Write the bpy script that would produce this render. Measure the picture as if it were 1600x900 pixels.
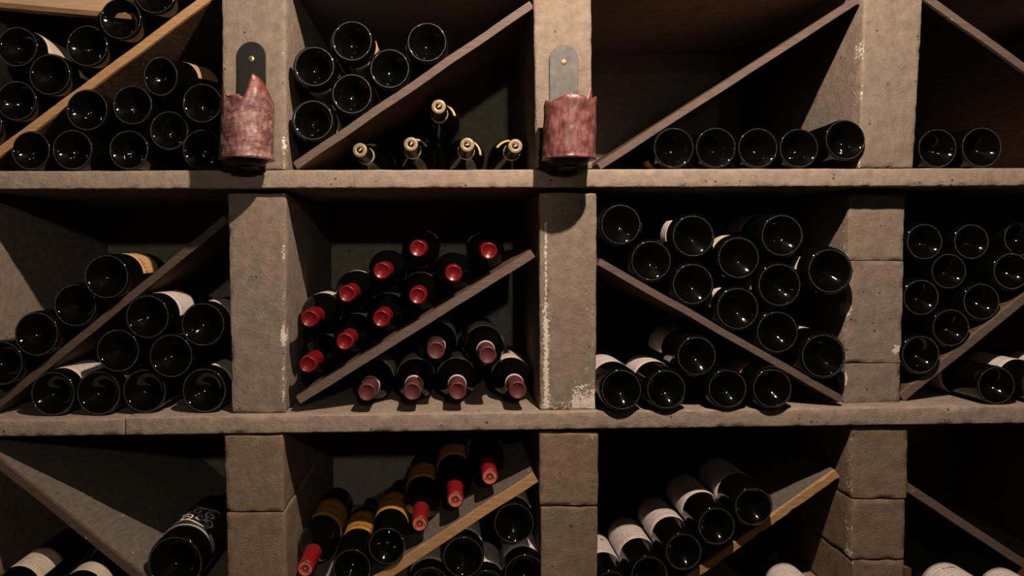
import bpy, math, random
from mathutils import Vector, Matrix, noise

for o in list(bpy.data.objects):
    bpy.data.objects.remove(o)
scene = bpy.context.scene
COL = scene.collection
PI = math.pi
random.seed(7)

# ---------------------------------------------------------------- scale: front plane of the rack is Y = 0
U = 0.0011            # metres per picture pixel on the rack's front plane
D0 = 1067.0           # camera distance in the same units (24 mm lens)
VX, VY = 699.0, 390.0
H = 1.05              # eye height
DEPTH = 446.0         # rack depth in the same units


def P(px, py, z=0.0):
    """picture point on the plane z units behind the rack front -> metres"""
    k = (D0 + z) / D0
    return Vector(((px - VX) * k * U, z * U, H + (VY - py) * k * U))


def F(px, py, z=0.0):
    """front-plane units -> metres (no perspective)"""
    return Vector(((px - VX) * U, z * U, H + (VY - py) * U))


# ---------------------------------------------------------------- camera
cam_data = bpy.data.cameras.new('camera')
cam = bpy.data.objects.new('camera', cam_data)
COL.objects.link(cam)
cam.location = (0, -D0 * U, H)
cam.rotation_euler = (PI / 2, 0, 0)
cam_data.sensor_width = 36.0
cam_data.lens = 36.0 * D0 / 1600.0
cam_data.shift_x = (800 - VX) / 1600.0
cam_data.shift_y = -(450 - VY) / 1600.0
cam_data.clip_start = 0.02
scene.camera = cam

# ---------------------------------------------------------------- world, lamps, exposure
world = bpy.data.worlds.new('cellar_dark')
scene.world = world
world.use_nodes = True
bg = world.node_tree.nodes['Background']
bg.inputs['Color'].default_value = (1.0, 0.8, 0.65, 1)
bg.inputs['Strength'].default_value = 0.0002

scene.view_settings.view_transform = 'Standard'
scene.view_settings.look = 'None'
scene.view_settings.gamma = 1.0
scene.view_settings.exposure = 0.0
scene.view_settings.use_curve_mapping = False


def lamp(name, loc, watts, radius, color):
    d = bpy.data.lights.new(name, 'POINT')
    d.energy = watts
    d.shadow_soft_size = radius
    d.color = color
    o = bpy.data.objects.new(name, d)
    COL.objects.link(o)
    o.location = loc
    return o


lamp('ceiling_lamp', F(955, -370, -640), 102.0, 0.014, (1.0, 0.785, 0.63))
lamp('far_ceiling_lamp', F(850, -70, -1885), 26.0, 0.03, (1.0, 0.84, 0.66))

lamp('left_glint_light', F(150, -120, -1500), 0.7, 0.0055, (1.0, 0.84, 0.70))  # unseen bulb added at left for extra glints on the bottle bases
lamp('right_glint_light', F(1480, -150, -1150), 1.3, 0.009, (1.0, 0.84, 0.70))  # added out of view for more glints and to light board undersides


# ---------------------------------------------------------------- materials
class NT:
    def __init__(self, name):
        self.m = bpy.data.materials.new(name)
        self.m.use_nodes = True
        self.t = self.m.node_tree
        self.b = self.t.nodes['Principled BSDF']

    def n(self, kind, **kw):
        nd = self.t.nodes.new(kind)
        for k, v in kw.items():
            if k in nd.inputs.keys():
                nd.inputs[k].default_value = v
            else:
                setattr(nd, k, v)
        return nd

    def l(self, a, b):
        self.t.links.new(a, b)

    def ramp(self, fac, stops):
        r = self.n('ShaderNodeValToRGB')
        e = r.color_ramp.elements
        while len(e) < len(stops):
            e.new(0.5)
        for el, (p, c) in zip(e, stops):
            el.position = p
            el.color = (c[0], c[1], c[2], 1) if len(c) == 3 else c
        self.l(fac, r.inputs['Fac'])
        return r.outputs['Color']

    def mix(self, fac, a, b, blend='MIX'):
        m = self.n('ShaderNodeMix', data_type='RGBA', blend_type=blend)
        for s, i in ((fac, 0), (a, 6), (b, 7)):
            if hasattr(s, 'links'):
                self.l(s, m.inputs[i])
            elif i == 0:
                m.inputs[0].default_value = s
            else:
                m.inputs[i].default_value = (s[0], s[1], s[2], 1)
        return m.outputs[2]

    def math(self, op, a, b=0.0):
        m = self.n('ShaderNodeMath', operation=op)
        for s, i in ((a, 0), (b, 1)):
            if hasattr(s, 'links'):
                self.l(s, m.inputs[i])
            else:
                m.inputs[i].default_value = s
        return m.outputs[0]

    def coord(self, out='Object', scale=(1, 1, 1)):
        c = self.n('ShaderNodeTexCoord')
        mp = self.n('ShaderNodeMapping')
        mp.inputs['Scale'].default_value = scale
        self.l(c.outputs[out], mp.inputs['Vector'])
        return mp.outputs['Vector']

    def noise(self, vec, scale, detail=4.0, rough=0.6):
        x = self.n('ShaderNodeTexNoise', Scale=scale, Detail=detail, Roughness=rough)
        self.l(vec, x.inputs['Vector'])
        return x.outputs['Fac']

    def bump(self, h, strength, dist):
        x = self.n('ShaderNodeBump', Strength=strength, Distance=dist)
        self.l(h, x.inputs['Height'])
        self.l(x.outputs['Normal'], self.b.inputs['Normal'])


def concrete(name, c0, c1, pits=1.0):
    g = NT(name)
    v = g.coord('Object')
    big = g.noise(v, 9.0, 5)
    mid = g.noise(v, 55.0, 6, 0.65)
    fine = g.noise(v, 420.0, 3)
    base = g.ramp(big, [(0.3, c0), (0.72, c1)])
    base = g.mix(0.55, base, g.ramp(mid, [(0.35, [x * 0.78 for x in c0]), (0.65, [x * 1.08 for x in c1])]))
    # small dark pits
    vo = g.n('ShaderNodeTexVoronoi', Scale=85.0)
    vo2 = g.n('ShaderNodeMapping')
    g.l(v, vo.inputs['Vector'])
    pit_gate = g.noise(v, 24.0, 2)
    pit = g.math('MULTIPLY', g.math('LESS_THAN', vo.outputs['Distance'], 0.20), g.math('GREATER_THAN', pit_gate, 0.60))
    base = g.mix(g.math('MULTIPLY', pit, 0.75), base, (0.03, 0.022, 0.016))
    # lime bloom: painted where the mesh says the edge is chipped or limy
    at = g.n('ShaderNodeAttribute', attribute_name='lime')
    lime_n = g.noise(v, 190.0, 4, 0.7)
    lime = g.math('GREATER_THAN', g.math('ADD', g.math('MULTIPLY', at.outputs['Fac'], 0.62), lime_n), 0.83)
    base = g.mix(g.math('MULTIPLY', lime, 0.85), base, (0.60, 0.54, 0.47))
    g.l(base, g.b.inputs['Base Color'])
    g.b.inputs['Roughness'].default_value = 0.93
    g.b.inputs['Specular IOR Level'].default_value = 0.15
    sand = g.noise(v, 210.0, 3, 0.55)
    h = g.math('ADD', g.math('MULTIPLY', mid, 0.8), g.math('ADD', g.math('MULTIPLY', fine, 0.35), g.math('MULTIPLY', sand, 0.36)))
    h = g.math('SUBTRACT', h, g.math('MULTIPLY', pit, 1.2))
    h = g.math('ADD', h, g.math('MULTIPLY', lime, 0.25))
    g.bump(h, 0.9, 0.0022)
    return g.m


M = {}
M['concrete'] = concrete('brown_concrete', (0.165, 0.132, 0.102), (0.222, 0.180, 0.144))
M['concrete_low'] = concrete('deeper_brown_concrete', (0.148, 0.106, 0.070), (0.200, 0.148, 0.102))  # browner, darker variant for the lower rows of blocks
M['shelf'] = concrete('shelf_concrete', (0.225, 0.180, 0.142), (0.295, 0.238, 0.190))
M['wall'] = concrete('grey_render', (0.19, 0.175, 0.135), (0.25, 0.23, 0.18))
M['earth'] = concrete('black_earth', (0.012, 0.010, 0.008), (0.022, 0.018, 0.014))
M['mortar'] = concrete('dark_mortar', (0.05, 0.04, 0.03), (0.08, 0.065, 0.05))


def wood(name, c0, c1, rough=0.75, stain=0.4):
    g = NT(name)
    v = g.coord('Object', (6, 18, 90))
    ring = g.noise(v, 3.0, 6, 0.6)
    blot = g.noise(g.coord('Object'), 16.0, 4)
    base = g.ramp(ring, [(0.32, c0), (0.66, c1)])
    base = g.mix(g.math('MULTIPLY', g.math('SUBTRACT', 1.0, blot), stain), base, [x * 0.55 for x in c0])
    vo = g.n('ShaderNodeTexVoronoi', Scale=26.0)
    g.l(g.coord('Object'), vo.inputs['Vector'])
    speck = g.math('MULTIPLY', g.math('LESS_THAN', vo.outputs['Distance'], 0.055), 0.6)
    base = g.mix(speck, base, (0.42, 0.36, 0.31))
    g.l(base, g.b.inputs['Base Color'])
    g.b.inputs['Roughness'].default_value = rough
    g.b.inputs['Specular IOR Level'].default_value = 0.25
    g.bump(ring, 0.5, 0.0012)
    return g.m


M['board_grey'] = wood('weathered_brown_wood', (0.085, 0.060, 0.050), (0.148, 0.108, 0.091))
M['board_dark'] = wood('dark_brown_wood', (0.055, 0.038, 0.028), (0.10, 0.071, 0.055))
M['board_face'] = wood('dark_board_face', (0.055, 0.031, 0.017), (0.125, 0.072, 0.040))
M['board_tan'] = wood('fresh_tan_wood', (0.28, 0.155, 0.070), (0.42, 0.255, 0.125), 0.7, 0.2)
M['board_pale'] = wood('pale_pine', (0.33, 0.22, 0.13), (0.43, 0.30, 0.19), 0.7, 0.15)
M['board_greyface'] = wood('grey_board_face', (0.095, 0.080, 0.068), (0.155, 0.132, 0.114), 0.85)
M['strip'] = wood('brown_strip_wood', (0.13, 0.075, 0.035), (0.20, 0.12, 0.06))
M['crate'] = wood('red_brown_crate_wood', (0.10, 0.04, 0.022), (0.16, 0.07, 0.04))


def flat(name, c, rough=0.5, metal=0.0, spec=0.5, noise_amt=0.0, nscale=60.0, coat=0.0):
    g = NT(name)
    g.b.inputs['Base Color'].default_value = (*c, 1)
    g.b.inputs['Roughness'].default_value = rough
    g.b.inputs['Metallic'].default_value = metal
    g.b.inputs['Specular IOR Level'].default_value = spec
    g.b.inputs['Coat Weight'].default_value = coat
    if noise_amt:
        n = g.noise(g.coord('Object'), nscale, 5)
        col = g.ramp(n, [(0.3, [x * (1 - noise_amt) for x in c]), (0.7, [min(1, x * (1 + noise_amt)) for x in c])])
        g.l(col, g.b.inputs['Base Color'])
        g.bump(n, 0.25, 0.0008)
    return g.m


def glass_mat(name, c, r0, r1):
    g = NT(name)
    n = g.noise(g.coord('Object'), 38.0, 5, 0.65)
    g.l(g.ramp(n, [(0.45, (r0,) * 3), (0.75, (r1,) * 3)]), g.b.inputs['Roughness'])
    g.b.inputs['Base Color'].default_value = (*c, 1)
    g.b.inputs['IOR'].default_value = 1.5
    g.bump(g.noise(g.coord('Object'), 70.0, 2), 0.08, 0.0006)
    return g.m


M['glass'] = glass_mat('dark_green_bottle_glass', (0.0013, 0.0015, 0.0012), 0.03, 0.085)
M['glass_brown'] = glass_mat('dark_brown_bottle_glass', (0.0050, 0.0038, 0.0028), 0.06, 0.16)
M['bead'] = flat('bottle_glass_knurl', (0.055, 0.055, 0.058), 0.27, 0, 1.0, coat=1.0)
M['cap_red'] = flat('bright_red_wax', (0.135, 0.006, 0.008), 0.30, 0, 0.4, 0.25, 90)
M['cap_scarlet'] = flat('scarlet_foil', (0.19, 0.006, 0.010), 0.42, 0, 0.35, 0.15, 60)
M['cap_dull'] = flat('dusty_burgundy_foil', (0.085, 0.021, 0.022), 0.5, 0, 0.3, 0.22, 80)
M['cap_black'] = flat('black_foil', (0.006, 0.0055, 0.005), 0.4, 0, 0.2)
M['cap_maroon'] = flat('maroon_foil', (0.06, 0.012, 0.012), 0.45, 0, 0.4)
M['print_tan'] = flat('tan_print', (0.62, 0.36, 0.20), 0.5)
M['print_dark'] = flat('dark_print', (0.03, 0.025, 0.022), 0.7)
M['print_brown'] = flat('brown_print', (0.14, 0.06, 0.025), 0.7)
M['print_white'] = flat('white_print', (0.72, 0.68, 0.62), 0.7)
M['print_red'] = flat('crest_print', (0.30, 0.12, 0.10), 0.7)
M['green_sticker'] = flat('green_sticker', (0.16, 0.30, 0.03), 0.6)
M['paper_ring'] = flat('white_paper_ring', (0.48, 0.44, 0.41), 0.6)
M['gold'] = flat('worn_gold_print', (0.36, 0.275, 0.155), 0.5, 0.3, 0.5, 0.45, 420)
M['gold_bright'] = flat('bright_gold_print', (0.66, 0.53, 0.30), 0.45, 0.1)
M['collar'] = flat('yellow_collar_paper', (0.70, 0.50, 0.20), 0.6, 0, 0.4, 0.15, 60)
M['band'] = flat('cream_neck_band', (0.42, 0.36, 0.28), 0.6)
M['steel'] = flat('worn_grey_steel', (0.085, 0.081, 0.076), 0.6, 0.1, 0.3, 0.3, 70)
M['iron'] = flat('black_painted_iron', (0.008, 0.0075, 0.007), 0.55, 0.0, 0.3, 0.4, 60)
M['brass'] = flat('brass_screw', (0.72, 0.52, 0.26), 0.35, 0.8)


def label_mat(name, paper, ink, lines=7.0, amount=0.55, edge=None):
    g = NT(name)
    uv = g.n('ShaderNodeUVMap')
    sep = g.n('ShaderNodeSeparateXYZ')
    g.l(uv.outputs['UV'], sep.inputs['Vector'])
    u, v = sep.outputs['X'], sep.outputs['Y']
    rnd = g.n('ShaderNodeObjectInfo').outputs['Random']
    lv = g.math('MULTIPLY', v, lines)
    row = g.math('FLOOR', lv)
    fr = g.math('FRACT', lv)
    band = g.math('MULTIPLY', g.math('GREATER_THAN', fr, 0.36), g.math('LESS_THAN', fr, 0.66))
    cb = g.n('ShaderNodeCombineXYZ')
    g.l(g.math('MULTIPLY', u, 46.0), cb.inputs['X'])
    g.l(g.math('MULTIPLY', lv, 2.2), cb.inputs['Y'])
    g.l(g.math('MULTIPLY', rnd, 37.0), cb.inputs['Z'])
    gl = g.n('ShaderNodeTexNoise', Scale=1.0, Detail=1.0)
    g.l(cb.outputs['Vector'], gl.inputs['Vector'])
    wn = g.n('ShaderNodeTexWhiteNoise', noise_dimensions='2D')
    cb2 = g.n('ShaderNodeCombineXYZ')
    g.l(row, cb2.inputs['X'])
    g.l(rnd, cb2.inputs['Y'])
    g.l(cb2.outputs['Vector'], wn.inputs['Vector'])
    half = g.math('ADD', g.math('MULTIPLY', wn.outputs['Value'], 0.30), 0.12)
    dist = g.math('ABSOLUTE', g.math('SUBTRACT', u, 0.5))
    inside = g.math('LESS_THAN', dist, half)
    glyph = g.math('GREATER_THAN', gl.outputs['Fac'], 0.50)
    mask = g.math('MULTIPLY', g.math('MULTIPLY', band, inside), glyph)
    # a thin rule near the label's lower edge
    rule = g.math('LESS_THAN', g.math('ABSOLUTE', g.math('SUBTRACT', v, 0.13)), 0.012)
    rule = g.math('MULTIPLY', rule, g.math('LESS_THAN', dist, 0.42))
    mask = g.math('MULTIPLY', g.math('MAXIMUM', mask, rule), amount)
    st = g.noise(g.coord('Object'), 45.0, 5)
    pap = g.ramp(st, [(0.3, [x * 0.84 for x in paper]), (0.65, paper)])
    if edge:
        pap = g.mix(g.math('LESS_THAN', v, edge[0]), pap, edge[1])
    g.l(g.mix(mask, pap, ink), g.b.inputs['Base Color'])
    g.b.inputs['Roughness'].default_value = 0.75
    g.b.inputs['Specular IOR Level'].default_value = 0.2
    return g.m


M['lab_white'] = label_mat('white_label_paper', (0.56, 0.50, 0.475), (0.24, 0.19, 0.17), 8, 0.75)
M['lab_cream'] = label_mat('cream_label_paper', (0.52, 0.445, 0.36), (0.28, 0.20, 0.15), 7, 0.7)
M['lab_yellow'] = label_mat('straw_label_paper', (0.46, 0.36, 0.19), (0.20, 0.14, 0.07), 6, 0.6)
M['lab_orange'] = label_mat('orange_label_paper', (0.52, 0.32, 0.14), (0.25, 0.10, 0.04), 6, 0.5)
M['lab_tan'] = label_mat('tan_label_paper', (0.36, 0.23, 0.13), (0.20, 0.11, 0.06), 6, 0.5)
M['lab_ochre'] = label_mat('ochre_label_paper', (0.36, 0.17, 0.03), (0.10, 0.04, 0.01), 3, 0.8, (0.0, (0.62, 0.34, 0.02)))
M['lab_black'] = flat('black_label_paper', (0.02, 0.018, 0.016), 0.6)


def wax_mat(name, deep, frost, top, grain=(14, 14, 60)):
    g = NT(name)
    v = g.coord('Object', (1, 1, 1))
    vs = g.coord('Object', grain)
    n1 = g.noise(vs, 2.6, 7, 0.72)
    n2 = g.noise(v, 60.0, 6, 0.7)
    c = g.ramp(n1, [(0.36, deep), (0.54, frost)])
    c = g.mix(g.ramp(n2, [(0.42, (0.75, 0.75, 0.75)), (0.62, (0, 0, 0))]), c, [x * 0.55 for x in deep])
    at = g.n('ShaderNodeAttribute', attribute_name='rim')
    c = g.mix(at.outputs['Fac'], c, top)
    g.l(c, g.b.inputs['Base Color'])
    g.b.inputs['Roughness'].default_value = 0.36
    g.b.inputs['Subsurface Weight'].default_value = 0.12
    g.b.inputs['Subsurface Radius'].default_value = (0.006, 0.002, 0.0015)
    g.bump(g.math('ADD', n1, g.math('MULTIPLY', n2, 0.6)), 0.5, 0.0015)
    return g.m


M['wax_a'] = wax_mat('frosted_dark_red_wax', (0.10, 0.022, 0.020), (0.30, 0.175, 0.165), (0.13, 0.032, 0.016), (16, 16, 44))
M['wax_b'] = wax_mat('brown_red_wax', (0.11, 0.026, 0.024), (0.23, 0.105, 0.098), (0.16, 0.045, 0.028), (40, 40, 12))


# ---------------------------------------------------------------- object helpers
def obj(name, mesh, parent=None, loc=None):
    o = bpy.data.objects.new(name, mesh)
    COL.objects.link(o)
    if parent is not None:
        o.parent = parent
    if loc is not None:
        o.location = loc
    return o


def tag(o, label, cat, group=None):
    o['label'] = label
    o['category'] = cat
    if group:
        o['group'] = group
    return o


def thing(name, label, cat, loc, group=None):
    o = bpy.data.objects.new(name, None)
    COL.objects.link(o)
    o.location = loc
    o.empty_display_size = 0.02
    return tag(o, label, cat, group)


def mesh_from(name, verts, faces, mats, smooth=True, midx=None):
    me = bpy.data.meshes.new(name)
    me.from_pydata([tuple(v) for v in verts], [], faces)
    for m in (mats if isinstance(mats, (list, tuple)) else [mats]):
        me.materials.append(m)
    if smooth:
        me.polygons.foreach_set('use_smooth', [True] * len(me.polygons))
    if midx:
        me.polygons.foreach_set('material_index', midx)
    me.update()
    return me


def frange(a, b, n):
    return [a + (b - a) * i / n for i in range(n + 1)]


def rough_box(name, corners, size, mat, r=0.006, amp=0.0012, edge_amp=0.003, seed=0.0, lime=None, origin=None):
    """closed, rounded, uneven masonry block. corners: function (u,v,w in 0..1) -> metres; size: real extents"""
    def params(L, step):
        rr = min(r / L, 0.3)
        n = max(2, int(L * (1 - 2 * rr) / step))
        return [0, rr * 0.35, rr * 0.7] + frange(rr, 1 - rr, n) + [1 - rr * 0.7, 1 - rr * 0.35, 1]
    us, vs, ws = params(size[0], 0.007), params(size[1], 0.016), params(size[2], 0.007)
    idx, verts, faces, limes = {}, [], [], []

    def rnd(t, L):
        a = r / L
        return min(max(t, a), 1 - a)

    def vert(u, v, w):
        key = (round(u, 6), round(v, 6), round(w, 6))
        if key in idx:
            return idx[key]
        p = corners(u, v, w)
        q = corners(rnd(u, size[0]), rnd(v, size[1]), rnd(w, size[2]))
        d = p - q
        n_edge = sum(1 for t, L in ((u, size[0]), (v, size[1]), (w, size[2])) if min(t, 1 - t) < r / L * 0.99)
        nd = d.normalized() if d.length > 1e-9 else Vector((0, 0, 0))
        out = q + nd * min(r, d.length)
        s = Vector((p.x * 30 + seed, p.y * 30, p.z * 30))
        k = noise.fractal(s, 1.0, 2.0, 3) * amp
        if n_edge >= 2:
            e = noise.fractal(Vector((p.x * 70 + seed * 3, p.y * 70, p.z * 70 + 5)), 1.0, 2.0, 3)
            k -= max(0.0, e) * edge_amp
        out = out + nd * k
        idx[key] = len(verts)
        verts.append(out - origin if origin is not None else out)
        limes.append(lime(u, v, w, p) if lime else 0.0)
        return idx[key]

    def sheet(a, b, f):
        for i in range(len(a) - 1):
            for j in range(len(b) - 1):
                faces.append((vert(*f(a[i], b[j])), vert(*f(a[i + 1], b[j])), vert(*f(a[i + 1], b[j + 1])), vert(*f(a[i], b[j + 1]))))
    sheet(us, ws, lambda a, b: (a, 0, b))
    sheet(us, ws, lambda a, b: (1 - a, 1, b))
    sheet(vs, ws, lambda a, b: (0, 1 - a, b))
    sheet(vs, ws, lambda a, b: (1, a, b))
    sheet(us, vs, lambda a, b: (a, b, 1))
    sheet(us, vs, lambda a, b: (1 - a, b, 0))
    me = mesh_from(name, verts, faces, mat)
    if lime:
        at = me.attributes.new('lime', 'FLOAT', 'POINT')
        at.data.foreach_set('value', limes)
    return me


def plain_box(name, x0, x1, y0, y1, z0, z1, mat):
    v = [(x, y, z) for x in (x0, x1) for y in (y0, y1) for z in (z0, z1)]
    f = [(0, 1, 3, 2), (4, 6, 7, 5), (0, 4, 5, 1), (2, 3, 7, 6), (0, 2, 6, 4), (1, 5, 7, 3)]
    return mesh_from(name, v, f, mat, smooth=False)


def structure(name, me):
    o = obj(name, me)
    o['kind'] = 'structure'
    return o


# ---------------------------------------------------------------- room shell
XL, XR = F(-640, 0).x, F(2330, 0).x
structure('wall_back', plain_box('wall_back', XL, XR, DEPTH * U, DEPTH * U + 0.1, -0.02, 2.3, M['wall']))
structure('floor', plain_box('floor', XL, XR, -3.0, DEPTH * U, -0.1, 0.0, M['earth']))
structure('ceiling', plain_box('ceiling', XL, XR, -3.0, DEPTH * U, 2.3, 2.4, M['earth']))
# unseen slab added behind the camera to keep the far lamp off right-hand bays
pa, pb = F(862, 0, -1330), F(1900, 0, -1400)
structure('lamp_blocker', plain_box('lamp_blocker', pa.x, pb.x, pb.y, pa.y, 0.0, 2.3, M['earth']))

# ---------------------------------------------------------------- concrete shelves
S1L, S1R = 268.0, 262.5            # shelf tops at picture x = 0 and 1600


def top1(x):
    return 267.0 - 4.5 * x / 1600.0


def top2(x):
    return 657.0 - 23.0 * x / 1600.0 if x < 195 else 652.0 - 18.5 * (x - 195) / 1405.0


def top3(x):
    return 955.0


X0, X1 = -150.0, 1905.0


def shelf(x0, x1, top, thick, label, seed, zf=0.0, lime=None):
    ox = F((x0 + x1) / 2, top((x0 + x1) / 2))
    t0, t1 = top(x0 + 0.5), top(x1 - 0.5)

    def c(u, v, w):
        px = x0 + (x1 - x0) * u
        ty = t0 + (t1 - t0) * u
        return F(px, ty + thick(px) * (1 - w), zf + (DEPTH - zf) * v)
    me = rough_box('concrete_shelf', c, ((x1 - x0) * U, DEPTH * U, thick((x0 + x1) / 2) * U), M['shelf'], 0.0030, 0.0006, 0.0022, seed, lime, ox)
    return tag(obj('concrete_shelf', me, None, ox), label, 'shelf', None)


shelf(X0, X1, lambda x: -70.0, lambda x: 28.0, 'concrete shelf slab along the top edge, above all the bays', 3.1)
shelf(X0, X1, top1, lambda x: 29.0 - 1.0 * x / 1600, 'upper concrete shelf slab below the two candles', 8.7)
shelf(X0, 195.0, top2, lambda x: 26.0, 'short left slab of the lower concrete shelf, ending at a cracked joint', 14.2)
shelf(195.6, X1, top2, lambda x: 28.0, 'long right slab of the lower concrete shelf under the red-capped bottles', 21.9,
      -2.0, lambda u, v, w, p: 0.30 if (F(845, 0).x < p.x < F(945, 0).x and w > 0.9) else 0.0)
shelf(X0, X1, top3, lambda x: 28.0, 'lowest concrete shelf slab, under the bottom bays', 29.4)

# ---------------------------------------------------------------- concrete pillars: (top y, [left,right] at top, [left,right] at bottom, bottom y, joints)
DEP = DEPTH - 3.0


def pillar(label, yt, lt, rt, yb, lb, rb, joints, seed, lime=None, recess=0.0, flush=False):
    base = F((lb + rb) / 2, yb, 0)
    t = thing('concrete_pillar', label, 'pillar', base)
    ys = [yt] + list(joints) + [yb]
    for k in range(len(ys) - 1):
        a, b = ys[k], ys[k + 1]
        gap = 0.35 if flush else 0.8
        g0 = gap if k > 0 else 0.0
        g1 = gap if k < len(ys) - 2 else 0.0
        jit = [random.uniform(-1.6, 1.6) if len(ys) > 2 else 0 for _ in range(3)]

        def c(u, v, w, a=a + g0, b=b - g1, jit=jit):
            py = b + (a - b) * w
            s = (py - yt) / (yb - yt)
            L = lt + (lb - lt) * s + jit[0]
            R = rt + (rb - rt) * s + jit[1]
            z = recess + jit[2]
            k = (D0 + recess) / D0
            L, R = VX + (L - VX) * k, VX + (R - VX) * k
            return F(L + (R - L) * u, py, z + (DEP - z) * v)
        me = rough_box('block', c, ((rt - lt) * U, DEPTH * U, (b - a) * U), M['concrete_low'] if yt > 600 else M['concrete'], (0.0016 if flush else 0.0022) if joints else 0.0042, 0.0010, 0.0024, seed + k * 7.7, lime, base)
        obj('block', me, t)
    for j in joints:                     # recessed dark mortar bed
        s = (j - yt) / (yb - yt)
        L, R = lt + (lb - lt) * s, rt + (rb - rt) * s
        a, b = F(L + 8, j + 2.2, recess + (2.5 if flush else 6)) - base, F(R - 8, j - 2.2, DEP - 4) - base
        obj('mortar_bed', plain_box('mortar_bed', a.x, b.x, a.y, b.y, a.z, b.z, M['concrete'] if flush else M['mortar']), t)
    return t


def lime_edge(side, w, power=1.0):
    def f(u, v, ww, p):
        if v > 0.06:
            return 0.0
        d = abs(u - side)
        gate = 0.5 + 0.9 * noise.noise(Vector((3.3 * side, 0, p.z * 24)))
        return max(0.0, 1.0 - d / w) * max(0.0, gate) * power
    return f


def lime_spots(u, v, w, p):
    if v > 0.05:
        return 0.0
    k = 0.35 * max(0.0, 1 - u / 0.05)
    for cu, pz, ru, rz in ((0.03, 486, 0.07, 13), (0.92, 550, 0.08, 9), (0.02, 600, 0.04, 12)):
        y = VY - (p.z - H) / U
        k = max(k, 1.15 - math.hypot((u - cu) / ru, (y - pz) / rz) * 0.7)
    return max(0.0, k)


def lime_chalky(u, v, w, p):
    if v > 0.05:
        return 0.0
    k = 0.0
    if w < 0.86:
        k = max(k, (1 - abs(u - 0.12) / 0.05) * (0.75 if w > 0.42 else 0.95))
    if w < 0.72:
        k = max(k, (1 - abs(u - 0.80) / 0.04) * 0.62)
    if w < 0.50 and (u < 0.2 or u > 0.80):
        k = max(k, 0.33)
    if w < 0.16:
        k = max(k, 0.55 * (1 - w / 0.16) + 0.28 * (u > 0.6))
    return max(0.0, k)


T1b, T2b = 297.5, 678.0
COLS = ['left edge', 'first', 'second', 'third', 'right edge']
# top row (stands on the upper shelf)
pillar('top concrete pillar beyond the left edge, beside the pale plank', -42, -146, -52, 267.4, -146, -50, [], 1.0)
pillar('top concrete pillar behind the left candle with black plate', -42, 346, 446, 266.2, 346, 447, [], 2.0, lime_edge(0.97, 0.10, 0.95))
pillar('top concrete pillar behind the right candle with grey plate', -42, 833, 924, 264.6, 838, 926, [], 3.0, lime_edge(0.0, 0.05, 0.4))
pillar('wide top concrete pillar at right, with no candle on it', -42, 1352, 1445, 263.2, 1342, 1428, [], 4.0, lime_edge(0.01, 0.035, 0.85))
pillar('top concrete pillar beyond the right edge', -42, 1830, 1920, 261.8, 1826, 1916, [], 5.0)
# middle row
pillar('middle concrete pillar beyond the left edge', 300, -146, -52, 659.2, -146, -50, [], 6.0)
pillar('middle concrete pillar left of the red-capped bottles', 301, 355, 447, 649.5, 362, 446, [], 7.0, lime_edge(0.96, 0.12, 0.9), recess=14.0)
pillar('chalky middle concrete pillar right of the red-capped bottles', 300, 842, 933, 643.0, 844, 931, [], 8.0, lime_chalky, recess=10.0)
pillar('middle concrete pillar of three blocks at right', 300, 1328, 1416, 636.5, 1320, 1405, [408, 573], 9.0, lime_spots, recess=34.0, flush=True)
pillar('middle concrete pillar beyond the right edge', 296, 1815, 1905, 630.0, 1815, 1905, [], 10.0)
# bottom row
pillar('bottom concrete pillar beyond the left edge', 683, -146, -52, 955, -146, -50, [], 11.0)
pillar('bottom concrete pillar of two blocks left of the yellow-labelled bottles', 681, 351, 443, 955, 358, 447, [800], 12.0, lime_edge(0.97, 0.06, 0.5))
pillar('bottom concrete pillar right of the tan-edged board', 678, 844, 935, 955, 846, 934, [792], 13.0, lime_edge(0.9, 0.12, 0.5))
pillar('bottom concrete pillar of three blocks at right', 668, 1332, 1418, 955, 1332, 1413, [782, 877], 14.0, lime_edge(0.0, 0.04, 0.65), recess=6.0)
pillar('bottom concrete pillar beyond the right edge', 660, 1815, 1905, 955, 1815, 1905, [], 15.0)
# the row that carries the lowest shelf, standing on the floor
for k, (a, b) in enumerate([(-146, -50), (356, 448), (846, 934), (1332, 1414), (1815, 1905)]):
    pillar('floor-standing concrete pillar under the lowest shelf, ' + ['far left', 'under the two-block pillar', 'under the second pillar', 'under the three-block pillar', 'far right'][k],
           983.6, a, b, 1344.4, a, b, [1170], 16.0 + k)


# ---------------------------------------------------------------- diagonal boards
BOARDS = []


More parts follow.
